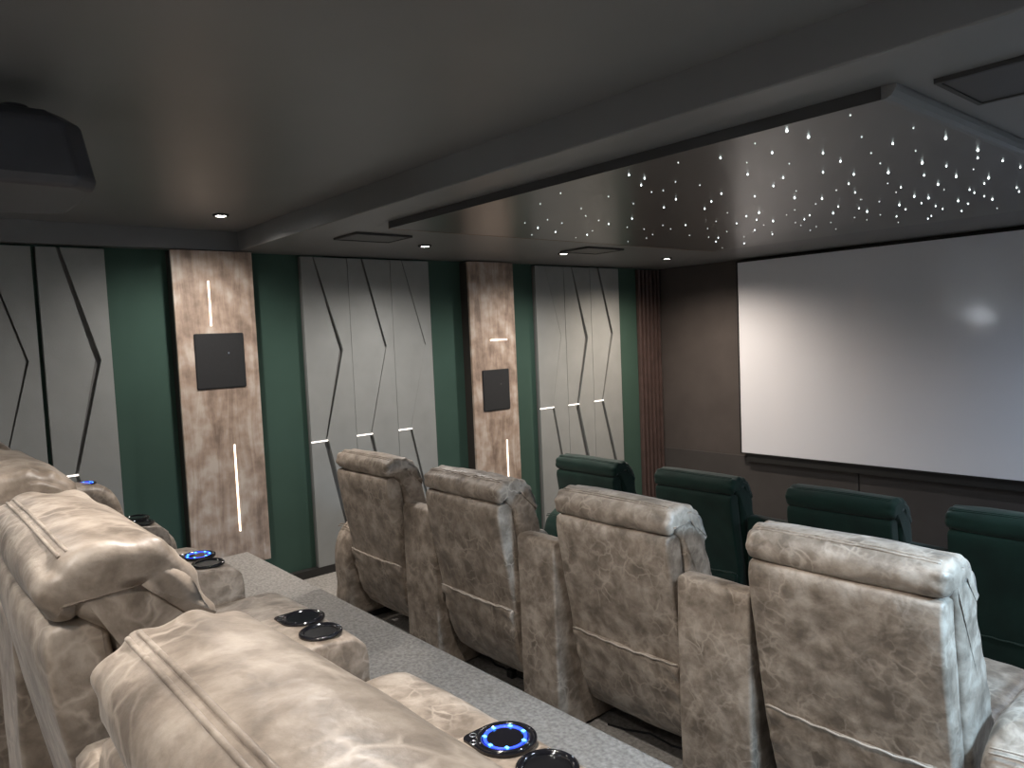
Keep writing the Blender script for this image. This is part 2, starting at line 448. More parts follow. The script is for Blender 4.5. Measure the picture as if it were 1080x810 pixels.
speaker(4.152, 1.547, 0.152, 0.182, 'square black wall speaker in the second wood column near the screen')

# fluted strip in the corner
t = empty('fluted_panel', (0.0015, 6.44, 0.06), 'dark brown fluted wall panel filling the corner beside the screen wall', 'wall panel')
link('backing', bx(0.0, 0.012, -0.185, 0.195, 0.0, 2.605), M['front_wall'], t, smooth=False)
for i in range(6):
    y = -0.17+i*0.066
    bm = bmesh.new()
    pts = [(0.0125, y-0.020), (0.040, y-0.016), (0.046, y), (0.040, y+0.016), (0.0125, y+0.020)]
    a = [bm.verts.new((p, q, 0.0)) for p, q in pts]; b = [bm.verts.new((p, q, 2.605)) for p, q in pts]
    bm.faces.new(a); bm.faces.new(b[::-1])
    for k in range(5): bm.faces.new((a[k], b[k], b[(k+1) % 5], a[(k+1) % 5]))
    link('rib', bm, M['umber_rib'], t, smooth=False)

# slatted panel on the left wall behind the rear row (seen only as a reflection in the screen)
t = empty('slat_panel', (0.0015, -1.5, 0.66), 'pale slatted wall panel high on the left wall behind the rear row', 'wall panel')
link('backing', bx(0.0, 0.01, -0.5, 0.5, 0.0, 1.98), M['wood_side'], t, smooth=False)
for i in range(8):
    link('slat', bx(0.0102, 0.04, -0.48+i*0.125, -0.42+i*0.125, 0.0, 1.98), M['wood'], t, smooth=False)

# ------------------------------------------------------------------ screen
SX0, SX1, SZ0, SZ1, SY = 1.045, 4.70, 0.745, 2.645, 6.575
t = empty('projection_screen', ((SX0+SX1)/2, SY, SZ0-0.012), 'large pale grey projection screen in a thin black frame on the dark wall', 'screen')
w, h = SX1-SX0, SZ1-SZ0
link('screen_surface', bx(-w/2, w/2, 0.0, 0.006, 0.012, 0.012+h), M['screen'], t, smooth=False)
bm = bmesh.new()
for (a, b, c, d) in ((-w/2-0.012, w/2+0.012, 0.0, 0.012), (-w/2-0.012, w/2+0.012, h+0.012, h+0.024), (-w/2-0.012, -w/2, 0.012, h+0.012), (w/2, w/2+0.012, 0.012, h+0.012)):
    box(bm, a, b, -0.008, 0.0742, c, d)
link('frame', bm, M['frame'], t, smooth=False)
link('back_board', bx(-w/2+0.05, w/2-0.05, 0.007, 0.0745, -0.075, h-0.05), M['frame'], t, smooth=False)

# ------------------------------------------------------------------ starry panel, vents, downlights
PX0, PX1, PY0, PY1, PZ = 1.62, 4.27, 2.22, 5.32, 2.642
t = empty('star_ceiling_panel', ((PX0+PX1)/2, (PY0+PY1)/2, PZ), 'dropped charcoal ceiling panel sprinkled with tiny star lights in front of the screen', 'ceiling panel')
ox, oy = (PX0+PX1)/2, (PY0+PY1)/2
hx, hy = (PX1-PX0)/2, (PY1-PY0)/2
link('board', bx(-hx, hx, -hy, hy, 0.0, 0.037), M['star_board'], t, smooth=False)
link('edge_shade_strip', bx(-hx, hx, -hy-0.004, -hy-0.0005, 0.0, 0.037), M['vent_edge'], t, smooth=False)  # dark strip standing in for shade on the panel's front edge
link('edge_trim', bx(-hx-0.012, -hx-0.0005, -hy, hy, -0.001, 0.037), M['gold_trim'], t, smooth=False)
bm = bmesh.new()                       # rounded cove moulding along the near side
pts = [(0.0005, -0.001), (0.014, 0.001), (0.028, 0.008), (0.038, 0.020), (0.042, 0.030), (0.042, 0.037), (0.0005, 0.037)]
a = [bm.verts.new((hx+p, -hy, q)) for p, q in pts]; b = [bm.verts.new((hx+p, hy, q)) for p, q in pts]
bm.faces.new(a); bm.faces.new(b[::-1])
for k in range(len(pts)): bm.faces.new((a[k], b[k], b[(k+1) % len(pts)], a[(k+1) % len(pts)]))
link('cove_moulding', bm, M['ceiling'], t, smooth=False)
STARS = [(3.24,2.34),(3.23,2.45),(3.13,2.55),(3.05,2.72),(3.1,2.74),(3.25,2.63),(2.99,2.98),(2.81,3.12),(2.49,3.25),(2.25,3.49),(2.29,3.28),(2.24,3.66),(2.1,3.92),(2.4,3.64),(2.32,3.82),(1.96,4.03),(1.78,4.05),(1.91,3.5),(1.92,3.21),(2.0,2.99),(1.78,3.53),(2.05,3.4),(1.76,3.16),(2.59,2.74),(2.83,2.36),(2.59,2.46),(2.88,2.62),(2.81,2.88),(3.48,2.34),(2.25,2.83),(2.2,2.99),(2.44,2.93),(2.36,3.12),(2.11,2.79),(3.95,2.28),(3.95,2.42),(3.8,2.34),(3.76,2.52),(3.86,2.7),(3.83,2.9),(3.61,2.42),(3.62,2.58),(3.7,2.75),(3.69,3.04),(3.5,2.78),(3.54,2.99),(3.42,3.12),(3.63,3.4),(3.74,3.21),(3.26,2.79),(3.19,3.06),(3.04,3.2),(2.89,3.36),(3.23,3.28),(3.31,3.51),(3.37,3.67),(3.41,3.34),(3.52,3.51),(3.27,3.8),(3.29,4.01),(3.16,4.22),(3.11,3.88),(2.96,3.77),(2.85,3.82),(2.8,4.01),(2.82,4.16),(2.99,4.01),(3.05,4.16),(2.95,4.29),(2.85,4.37),(2.66,4.02),(2.87,3.6),(2.47,3.77),(2.96,4.6),(2.82,4.96),(2.65,3.82),(4.15,2.29),(2.54,4.42),(2.47,4.76),(2.54,4.63),(2.19,4.53),(2.05,4.71),(2.07,5.05),(2.3,4.68),(2.7,4.26),(2.7,4.84),(2.82,4.69),(2.8,4.53),(2.18,4.21),(2.18,4.43),(2.41,4.3),(1.82,5.14),(2.44,4.04),(4.2,2.63),(4.21,2.88),(4.05,2.59),(4.07,2.79),(3.96,2.87),(4.07,2.99),(3.9,3.09),(4.0,3.24),(4.21,3.2),(4.16,3.36),(4.07,3.6),(4.2,3.52),(4.2,3.75),(3.84,3.31),(3.9,3.53),(3.97,3.7),(4.04,3.89),(3.98,4.03),(3.73,3.57),(3.85,3.83),(3.81,4.02),(3.88,4.15),(3.86,4.28),(4.03,4.33),(4.0,4.48),(3.72,3.74),(3.65,3.86),(3.65,4.08),(3.67,4.21),(3.58,4.36),(3.72,4.48),(3.71,4.66),(3.59,4.93),(3.84,4.62),(3.74,5.04),(3.85,4.46),(3.49,4.3),(3.44,4.51),(3.29,4.36),(3.46,3.9),(3.32,4.19),(3.54,3.66),(3.14,4.53),(3.27,4.58),(3.58,4.56),(3.56,4.72),(3.41,4.97),(3.35,5.08),(3.29,4.76),(3.18,5.06),(3.48,4.07),(3.13,4.72),(4.03,3.41)]
BRIGHT = [1,1,1,0,0,0,1,1,1,0,1,0,0,0,0,0,0,1,1,1,0,0,0,0,0,0,0,0,0,0,0,0,0,0,2,2,0,1,1,1,1,0,0,1,1,1,1,1,1,0,1,1,1,1,2,2,0,0,0,1,2,0,2,1,1,2,0,1,1,0,1,0,1,0,0,0,0,1,1,0,1,1,1,0,0,0,0,0,0,0,0,0,0,0,2,0,1,0,0,0,2,2,1,0,1,1,2,1,2,2,1,0,2,0,1,1,1,1,1,0,2,2,1,2,1,1,2,0,1,2,1,2,0,1,1,0,0,1,1,1,1,1,0,0,0,1]
def star_bm(bm, x, y, r):
    n = 8
    prof = [(0.0, -r*1.9), (r*0.75, -r*1.3), (r, -r*0.4), (r*0.8, 0.0)]
    tip = bm.verts.new((x, y, -r*1.9)); prev = None
    for q, z in prof[1:]:
        ring = [bm.verts.new((x+q*math.cos(2*PI*k/n), y+q*math.sin(2*PI*k/n), z)) for k in range(n)]
        for k in range(n):
            if prev is None: bm.faces.new((tip, ring[(k+1) % n], ring[k]))
            else: bm.faces.new((prev[k], ring[k], ring[(k+1) % n], prev[(k+1) % n]))
        prev = ring
ordr = sorted(range(len(STARS)), key=lambda i: -BRIGHT[i])
rest = bmesh.new()
for n_, i in enumerate(ordr):
    x, y = STARS[i]
    r = (0.0026, 0.0033, 0.0044)[BRIGHT[i]]
    if n_ < 100:
        bm = bmesh.new(); star_bm(bm, x-ox, y-oy, r)
        link('star_light', bm, M['star'] if BRIGHT[i] else M['star_dim'], t)
    else:
        star_bm(rest, x-ox, y-oy, r)
prop(link('star_light', rest, M['star_dim'], t), kind='stuff')

def vent(x0, x1, y0, y1, label):
    t = empty('ceiling_vent', ((x0+x1)/2, (y0+y1)/2, ZL-0.014), label, 'ceiling vent', 'flush rectangular ceiling vents')
    hx, hy = (x1-x0)/2, (y1-y0)/2
    bm = bmesh.new(); w = 0.014
    for a in ((-hx, hx, -hy, -hy+w), (-hx, hx, hy-w, hy), (-hx, -hx+w, -hy+w, hy-w), (hx-w, hx, -hy+w, hy-w)):
        box(bm, *a, 0.0, 0.0135)
    link('frame', bm, M['vent_edge'], t, smooth=False)
    link('grille', bx(-hx+w, hx-w, -hy+w, hy-w, 0.004, 0.0135), M['vent'], t, smooth=False)
vent(0.92, 1.21, 2.24, 2.64, 'flat dark ceiling vent above the grey panels by the corner of the star panel')
vent(0.93, 1.24, 4.22, 4.64, 'flat dark ceiling vent beside a downlight close to the second wood column')
vent(4.385, 4.78, 2.285, 2.64, 'flat dark ceiling vent at the upper right edge of the picture')

def downlight(x, y, z, energy, col, label, mat, size=158, blend=1.0, rad=0.04):
    t = empty('downlight', (x, y, z-0.012), label, 'downlight', 'recessed ceiling downlights')
    bm = bmesh.new(); lathe(bm, [(0.030, 0.0118), (0.030, 0.004), (0.036, 0.0), (0.046, 0.001), (0.048, 0.0118)], n=28, closed=True)
    link('trim_ring', bm, M['lamp_ring'], t)
    bm = bmesh.new(); cyl(bm, (0, 0), 0.0295, 0.0295, 0.0035, 0.0115)
    link('lens', bm, M[mat], t, smooth=False)
    ld = bpy.data.lights.new('downlight_beam', 'SPOT'); ld.energy = energy; ld.color = col
    ld.spot_size = R(size); ld.spot_blend = blend; ld.shadow_soft_size = rad
    lo = bpy.data.objects.new('downlight_beam', ld); C.objects.link(lo); lo.location = (0, 0, -0.006); lo.parent = t
WARM = (1.0, 0.86, 0.72); NEU = (1.0, 0.94, 0.88); COOL = (0.74, 0.87, 1.0)
downlight(0.72, 1.62, ZU, 30, NEU, 'bright downlight in the rear ceiling above the first wood column', 'lamp')
downlight(0.83, 2.99, ZL, 32, NEU, 'bright downlight in the lowered ceiling beside the left vent', 'lamp')
downlight(0.83, 4.36, ZL, 32, NEU, 'bright downlight in the lowered ceiling beside the farther vent', 'lamp')
downlight(0.88, 5.66, ZL, 62, WARM, 'small bright downlight in the lowered ceiling nearest the screen wall', 'lamp')
downlight(2.55, -0.10, ZU, 22, NEU, 'downlight above the rear row, left of the middle', 'lamp')
downlight(3.80, 0.85, ZU, 48, NEU, 'downlight above the rear row, right of the middle', 'lamp')
downlight(5.0, 1.62, ZU, 26, COOL, 'cool downlight in the rear ceiling near the right wall', 'lamp_cool')
downlight(4.95, 2.99, ZL, 24, COOL, 'cool downlight in the lowered ceiling near the right wall', 'lamp_cool')
downlight(4.95, 4.36, ZL, 26, (0.68, 0.83, 1.0), 'cool downlight above the right end of the front row', 'lamp_cool')
downlight(4.9, 5.66, ZL, 34, (0.62, 0.78, 1.0), 'cool downlight near the right end of the screen', 'lamp_cool')
downlight(0.72, -0.8, ZU, 20, NEU, 'downlight in the rear left ceiling corner', 'lamp')
downlight(4.45, -0.35, ZU, 22, NEU, 'downlight behind the nearest rear row seat', 'lamp')


def fill_sconce(x, y, z, rz, energy, col, label, up=True):  # added lamps outside the view, put in for extra light
    t = empty('added_sconce', (x, y, z), label, 'wall lamp', 'unseen wall lamps added for extra light', rz)
    bm = bmesh.new(); lathe(bm, [(0.075, 0.0), (0.11, 0.12), (0.105, 0.12), (0.07, 0.004)], c=(0, 0.115), n=28, closed=True)
    link('shade', bm, M['screen'], t)
    bm = bmesh.new(); box(bm, -0.04, 0.04, 0.001, 0.012, 0.0, 0.12)
    link('bracket', bm, M['black_metal'], t, smooth=False)
    bm = bmesh.new(); bmesh.ops.create_uvsphere(bm, u_segments=16, v_segments=10, radius=0.035, matrix=Matrix.Translation((0, 0.115, 0.15)))
    link('bulb', bm, M['strip'], t)
    ld = bpy.data.lights.new('added_light', 'SPOT'); ld.energy = energy; ld.color = col; ld.shadow_soft_size = 0.10; ld.specular_factor = 0.2
    ld.spot_size = R(150 if up else 76); ld.spot_blend = 0.6
    lo = bpy.data.objects.new('added_light', ld); C.objects.link(lo); lo.location = (0, 0.115, 0.20) if up else (0, 0.26, 0.08); lo.parent = t
    lo.rotation_euler = (PI, 0, 0) if up else (R(50), 0, 0)
fill_sconce(0.45, YB, 1.64, 0, 26, (0.86, 0.93, 1.0), 'added white fill lamp on the rear wall, left side')
fill_sconce(3.4, YB, 1.75, 0, 46, (0.86, 0.93, 1.0), 'added white fill lamp on the rear wall, right side')
fill_sconce(XR, 2.02, 1.75, PI/2, 46, (0.45, 0.72, 1.0), 'added cool lamp on the right wall, out of view beside the middle row', up=False)  # added to throw cool light on the seat sides

# ------------------------------------------------------------------ seats
PIV = (0.38, 0.38)              # hinge of the back, chair coordinates (y, z); y = 0 is the top rear edge of an upright back
def loc_p(pts): return [(y-PIV[0], z-PIV[1]) for y, z in pts]

def wr(seed, a=0.004, s=7.0):
    return lambda x, u, d, y, z: a*fbm(x+seed*3.1, y+seed, z-seed*1.7, s)

def back_parts(parent, mat, pip, seed, lean, off, near=False, puff=1.0, w=0.590, dz=0.0):
    M_, NX = (128, 90) if near else (84, 40)
    loc = (0, PIV[0]+off, PIV[1]+dz); rot = (R(lean), 0, 0)
    hw = w/2
    # rear shell, narrowing towards its foot
    prof = loc_p([(0.004,0.985),(0.0,0.970),(0.0,0.93),(0.030,0.74),(0.066,0.55),(0.090,0.40),(0.120,0.26),(0.158,0.168),(0.178,0.158),(0.225,0.175),(0.20,0.27),(0.175,0.40),(0.150,0.55),(0.115,0.74),(0.085,0.93),(0.080,0.985),(0.04,0.995)])
    bm, P, N = soft(prof, -hw+0.008, hw-0.008, 0.011, M=M_, nx=NX, disp=wr(seed, 0.005, 5), crown=0.006)
    for v in bm.verts:
        k = max(0.0, (0.5-(v.co.z+PIV[1]))/0.5)
        v.co.x *= 1-0.10*k
    link('back_panel', bm, mat, parent, loc=loc, rot=rot)
    # pocket
    hp = hw-0.022
    def sag(x, u, d, y, z):
        zz = z+PIV[1]
        return 0.005*fbm(x+seed, y, z*0.7, 9) + 0.007*math.sin(min(1, max(0, (zz-0.17)/0.33))*PI) + 0.007*math.exp(-d/0.05)*math.sin((zz*70)+x*25)*max(0, (zz-0.25)/0.2)
    prof = loc_p([(0.070,0.497),(0.074,0.46),(0.094,0.36),(0.120,0.25),(0.155,0.178),(0.185,0.172),(0.150,0.25),(0.125,0.36),(0.104,0.46),(0.092,0.497)])
    bm, P, N = soft(prof, -hp, hp, 0.010, M=64, nx=NX, disp=sag)
    sk = lambda x: 0.007*(1-(x/hp)**2)
    for v in bm.verts:
        k = max(0.0, (0.5-(v.co.z+PIV[1]))/0.5)
        t_ = max(0, (v.co.z+PIV[1]-0.41)/0.09)
        v.co.z -= sk(min(hp, max(-hp, v.co.x)))*t_
        v.co.y -= 0.006
        v.co.x *= 1-0.10*k
    po = link('back_pocket', bm, mat, parent, loc=loc, rot=rot)
    bm = bmesh.new()
    tube(bm, [((-hp+2*hp*i/24)*0.985, 0.060-PIV[0]-0.004*math.sin(PI*i/24), 0.499-PIV[1]-sk(-hp+2*hp*i/24)+0.0025*math.sin(i*1.7+seed)) for i in range(25)], 0.0032)
    link('piping', bm, pip, po)
    # front cushion
    f = puff
    prof = loc_p([(0.182,0.42),(0.142,0.62),(0.110,0.83),(0.088,0.95),(0.040,1.015),(0.050,1.056),(0.09,1.072),(0.14,1.062),(0.10+0.085*f,1.025),(0.10+0.115*f,0.96),(0.10+0.135*f,0.87),(0.10+0.19*f,0.74),(0.10+0.24*f,0.60),(0.10+0.262*f,0.51),(0.10+0.225*f,0.43),(0.25,0.395)])
    def pleat(x, u, d, y, z):
        return 0.006*fbm(x+seed*1.3, y, z, 5) + 0.004*math.exp(-d/0.04)*math.sin(z*60+seed)
    bm, P, N = soft(prof, -hw-0.006, hw+0.006, 0.020, M=M_, nx=NX, disp=pleat, crown=0.008)
    link('backrest', bm, mat, parent, loc=loc, rot=rot)
    # head roll with gathered ends and a double seam along the crest
    prof = loc_p([(0.012,1.003),(0.000,1.030),(0.004,1.062),(0.030,1.086),(0.075,1.096),(0.10+0.03*f,1.090),(0.10+0.078*f,1.062),(0.10+0.108*f,1.010),(0.10+0.124*f,0.965),(0.10+0.122*f,0.935),(0.10+0.095*f,0.955),(0.165,1.020),(0.110,1.046),(0.060,1.032),(0.036,1.006)])
    big = 1.0 if seed == 14 else 0.0
    def gather(x, u, d, y, z):
        k = 13 if not big else 9
        n_ = fbm(x*0.6, y, z, 9)
        g = 0.0062*math.exp(-d/(0.035+0.04*big))*min(1, d/0.02+0.25)*math.sin(u*2*PI*k+seed*2+2.5*n_)
        g += 0.005*fbm(x*0.5+seed*2.1, y*1.6, z*1.6, 6)
        g += 0.006*big*math.exp(-d/0.10)*fbm(x*2+seed, y*5, z*5, 2.2)
        if seed == 22: g += 0.004*math.exp(-abs(x-0.06)/0.12)*math.sin(x*95+6*n_)
        return g
    bm, P, N = soft(prof, -hw-0.006, hw+0.006, 0.024, M=M_+24, nx=NX, disp=gather, crown=0.008)
    hr = link('headrest', bm, mat, parent, loc=loc, rot=rot)
    Mm = M_+24
    tgt = (0.036-PIV[0], 1.090-PIV[1])
    i0 = min(range(Mm), key=lambda i: (P[i][0]-tgt[0])**2+(P[i][1]-tgt[1])**2)
    tx, tz = N[i0][1], -N[i0][0]
    bm = bmesh.new()
    for s in (-0.0062, 0.0062):
        pts = []
        for k in range(61):
            x = -hw+0.024+(2*hw-0.048)*k/60
            d = hw+0.005-abs(x)
            tt = (x+hw+0.005)/(2*hw+0.010)
            o = 0.008*(4*tt*(1-tt))**0.6 + gather(x, i0/Mm, d, P[i0][0], P[i0][1]) - 0.0004
            pts.append((x, P[i0][0]+N[i0][0]*o+tx*s, P[i0][1]+N[i0][1]*o+tz*s))
        tube(bm, pts, 0.0032, n=8)
    link('crest_seam', bm, mat, hr)

def seat_parts(parent, mat, seed):
    prof = [(0.30,0.34),(0.32,0.455),(0.40,0.480),(0.60,0.492),(0.84,0.492),(0.915,0.470),(0.940,0.41),(0.925,0.345),(0.86,0.325),(0.40,0.315)]
    bm, P, N = soft(prof, -0.292, 0.292, 0.045, M=64, nx=30, disp=wr(seed, 0.007, 5), crown=0.02)
    link('seat', bm, mat, parent)
    prof = [(0.83,0.14),(0.84,0.30),(0.88,0.322),(0.935,0.31),(0.95,0.20),(0.935,0.10),(0.88,0.085)]
    bm, P, N = soft(prof, -0.290, 0.290, 0.03, M=48, nx=24, disp=wr(seed+3, 0.005, 5))
    link('footrest', bm, mat, parent)
    bm = bmesh.new(); box(bm, -0.27, 0.27, 0.46, 0.78, 0.03, 0.31)
    b = link('base', bm, M['base_black'], parent, smooth=False, bevel=0.01)
    for sx in (-0.24, 0.24):
        for y in (0.49, 0.74):
            bm = bmesh.new(); cyl(bm, (sx, y), 0.022, 0.028, 0.0, 0.0295, n=16)
            link('foot', bm, M['black_metal'], b, smooth=False)

def recliner(x, y0, z, mat, pip, seed, label, group, lean=0, off=0.0, near=False, puff=1.0, dz=0.0):
    t = empty('recliner', (x, y0, z), label, 'cinema seat', group)
    back_parts(t, mat, pip, seed, lean, off, near, puff, dz=dz)
    seat_parts(t, mat, seed)
    return t

def console(x, y, z, mat, w, label, group, lit=None, seed=0, cups=True, led=True):
    t = empty('seat_console', (x, y, z), label, 'seat console', group)
    prof = [(0.0,0.012),(0.0,0.40),(0.0,0.83),(0.002,0.852),(0.012,0.860),(0.05,0.863),(0.088,0.860),(0.104,0.847),(0.118,0.80),(0.145,0.69),(0.18,0.640),(0.24,0.625),(0.45,0.620),(0.70,0.616),(0.77,0.606),(0.803,0.580),(0.812,0.54),(0.812,0.30),(0.812,0.012),(0.40,0.012)]
    bm, P, N = soft(prof, -w/2, w/2, 0.010, M=160, nx=20, smooth=False, disp=wr(seed, 0.0035, 5))
    link('body', bm, mat, t)
    if cups:
        cup_holder(t, -0.068*min(1, w/0.29), 0.715, 0.6185, lit is True, plate=True)
        cup_holder(t, 0.068*min(1, w/0.29), 0.705, 0.6185, False, plate=False)
    return t

def cup_holder(t, x, y, z, lit, plate, r=0.050):
    bm = bmesh.new()
    # rim and inside of the cup, standing proud of the leather
    lathe(bm, [(r+0.009, -0.002), (r+0.009, 0.004), (r+0.004, 0.0075), (r-0.003, 0.006), (r-0.005, -0.001), (r-0.006, -0.002)], n=40, closed=True)
    h = link('cup_holder', bm, M['gloss_black'], t, loc=(x, y, z))
    bm = bmesh.new(); cyl(bm, (0, 0), r-0.0062, r-0.0062, -0.0035, 0.0005, n=36)
    link('well', bm, M['cup_well'], h, smooth=False)
    if plate:                                            # drop-shaped control plate with its pointed corner to the seat
        bm = bmesh.new()
        pts = []
        Q = r+0.013
        for i in range(29):
            a = R(-90+270*i/28)
            pts.append((Q*math.cos(a), Q*math.sin(a)))
        pts += [(-Q, -Q+0.016), (-Q+0.003, -Q+0.006), (-Q+0.010, -Q)]
        a = [bm.verts.new((p, q, -0.003)) for p, q in pts]; b = [bm.verts.new((p, q, 0.0035)) for p, q in pts]
        bm.faces.new(a[::-1]); bm.faces.new(b)
        for k in range(len(pts)): bm.faces.new((a[k], a[(k+1) % len(pts)], b[(k+1) % len(pts)], b[k]))
        link('control_plate', bm, M['gloss_black'], h, smooth=False)
        for px, py in ((-0.052, -0.040), (-0.030, -0.0555)):
            bm = bmesh.new(); lathe(bm, [(0.0055, 0.0036), (0.0065, 0.0046), (0.0075, 0.0036)], c=(px, py), n=16)
            link('button', bm, M['chrome'], h)
    if lit:
        bm = bmesh.new(); lathe(bm, [(r-0.0065, 0.001), (r-0.0065, 0.0062), (r-0.013, 0.0040), (r-0.013, 0.001)], n=40, closed=True)
        link('led_ring', bm, M['blue_led'], h)
        bm = bmesh.new()
        for i in range(7):
            a = R(25+i*50); box(bm, (r-0.0095)*math.cos(a)-0.004, (r-0.0095)*math.cos(a)+0.004, (r-0.0095)*math.sin(a)-0.003, (r-0.0095)*math.sin(a)+0.003, 0.0050, 0.0064)
        link('led_spot', bm, M['blue_dot'], h, smooth=False)
    bm = bmesh.new()
    for i in range(6):
        a = R(15+i*60); cyl(bm, ((r+0.004)*math.cos(a), (r+0.004)*math.sin(a)), 0.0018, 0.0012, 0.0076, 0.0086, n=8)
    link('rim_stud', bm, M['chrome'], h, smooth=False)

def end_arm(x, y, z, mat, w, label, group, lit=None, seed=0, hh=0.0):
    t = empty('end_armrest', (x, y, z), label, 'armrest', group)
    prof = [(0.045,0.06),(0.012,0.25),(0.01,0.42),(0.045,0.54),(0.12,0.605+hh),(0.22,0.635+hh),(0.42,0.638+hh),(0.62,0.632+hh),(0.75,0.61+hh*0.8),(0.81,0.54),(0.822,0.40),(0.815,0.10),(0.78,0.055),(0.42,0.05)]
    bm, P, N = soft(prof, -w/2, w/2, 0.05 if w > 0.2 else 0.03, M=110, nx=20, disp=wr(seed, 0.005, 5), crown=0.012)
    o = link('body', bm, mat, t)
    bm = bmesh.new()                                     # stitched seam across the rear swell
    for s in (0.0, 0.012):
        tube(bm, [((-w/2+0.03)+(w-0.06)*i/16, 0.045+s, 0.585+hh+0.009*math.sin(PI*i/16)+s*0.8) for i in range(17)], 0.003)
    link('seam', bm, mat, o)
    bm = bmesh.new(); box(bm, -w/2+0.03, w/2-0.03, 0.12, 0.74, 0.0, 0.07)
    link('base', bm, M['base_black'], t, smooth=False)
    if lit is not None:
        cup_holder(t, 0.0, 0.66, 0.634+hh, lit, plate=False)
    return t

LE, PI_ = M['leather'], M['piping']
g3, g2, g1 = 'taupe seats of the rear row', 'taupe seats of the middle row', 'green seats of the front row'
# rear row on the platform
Y3 = 0.15
recliner(0.97, Y3, ZP, LE, PI_, 11, 'taupe leather recliner in the rear row closest to the panelled left wall', g3, dz=0.03)
recliner(1.885, Y3, ZP, LE, PI_, 12, 'taupe leather recliner second from the left wall in the rear row', g3, dz=0.03)
recliner(2.80, Y3+0.01, ZP, LE, PI_, 13, 'taupe leather recliner at the left picture edge, only its head roll and shoulder in view', g3, near=True, dz=0.04)
recliner(3.71, Y3, ZP, LE, PI_, 14, 'taupe leather recliner with a gathered crumpled head roll end, second nearest the camera', g3, near=True, puff=1.05, dz=0.035)
recliner(4.622, Y3, ZP, LE, PI_, 16, 'taupe leather recliner nearest the camera, double seam across its big head roll', g3, near=True, puff=1.0, dz=0.016)
end_arm(0.50, Y3+0.03, ZP, LE, 0.24, 'taupe end armrest near the left wall with a blue-lit cup holder', g3, lit=True, hh=0.05)
c3g = 'consoles of the rear row'
console(1.43, Y3+0.02, ZP, LE, 0.29, 'taupe rear row console with two dark cup holders in front of the green strip', c3g, lit=False, seed=1)
console(2.34, Y3+0.02, ZP, LE, 0.29, 'taupe rear row console with a blue-lit cup holder below the first wood column', c3g, lit=True, seed=2)
console(3.255, Y3+0.02, ZP, LE, 0.29, 'taupe rear row console with two dark cup holders left of the nearest seat', c3g, lit=False, seed=3)
console(4.165, Y3+0.02, ZP, LE, 0.28, 'taupe rear row console at the bottom picture edge with a bright blue-lit cup holder', c3g, lit=True, seed=4)
# middle row
Y2 = 2.06
recliner(1.445, Y2-0.01, ZM, LE, PI_, 21, 'taupe leather recliner in the middle row closest to the left wall', g2)
recliner(2.40, Y2-0.02, ZM, LE, PI_, 22, 'taupe leather recliner in the middle row with grey creased head roll, second from the wall', g2)
recliner(3.275, Y2+0.04, ZM, LE, PI_, 23, 'taupe leather recliner in the middle row below the screen corner, third from the wall', g2)
recliner(4.19, Y2+0.01, ZM, LE, PI_, 24, 'taupe leather recliner in the middle row, the largest at the right, bluish side', g2, near=True)
c2g = 'consoles of the middle row'
console(1.92, Y2+0.05, ZM, LE, 0.29, 'taupe console between the first and second seats of the middle row', c2g, lit=False, seed=5)
console(2.838, Y2+0.05, ZM, LE, 0.232, 'taupe console between the second and third seats of the middle row', c2g, lit=False, seed=6)
console(3.733, Y2+0.05, ZM, LE, 0.29, 'taupe console with a shadow across it between the two right seats of the middle row', c2g, lit=False, seed=7)
end_arm(1.01, Y2+0.05, ZM, LE, 0.22, 'taupe end armrest of the middle row on the side of the left wall', 'end armrests of the middle row', seed=8)
end_arm(4.65, Y2+0.05, ZM, LE, 0.25, 'taupe end armrest of the middle row cut off by the right picture edge', 'end armrests of the middle row', seed=9)
# front row
Y1 = 3.86
VE, VP = M['velvet'], M['velvet_piping']
recliner(1.45, Y1, 0, VE, VP, 31, 'green velvet recliner in front of the grey panels, closest to the left wall', g1)
recliner(2.39, Y1, 0, VE, VP, 32, 'green velvet recliner below the left corner of the screen', g1)
recliner(3.325, Y1, 0, VE, VP, 33, 'green velvet recliner below the screen mostly hidden by a taupe head roll', g1)
recliner(4.155, Y1, 0, VE, VP, 34, 'green velvet recliner at the right picture edge in front of the screen', g1)
for x, l in ((1.92, 'green velvet console left of the seat below the screen corner'), (2.858, 'green velvet console right of the seat below the screen corner'), (3.74, 'green velvet console between the two right seats of the front row')):
    console(x, Y1+0.09, 0, VE, 0.19 if x > 3.5 else 0.26, l, 'consoles of the front row', lit=False, seed=10)
end_arm(1.01, Y1+0.05, 0, VE, 0.22, 'green velvet end armrest of the front row on the wall side', g1, seed=12)
end_arm(4.60, Y1+0.05, 0, VE, 0.22, 'green velvet end armrest of the front row at the right', g1, seed=13)

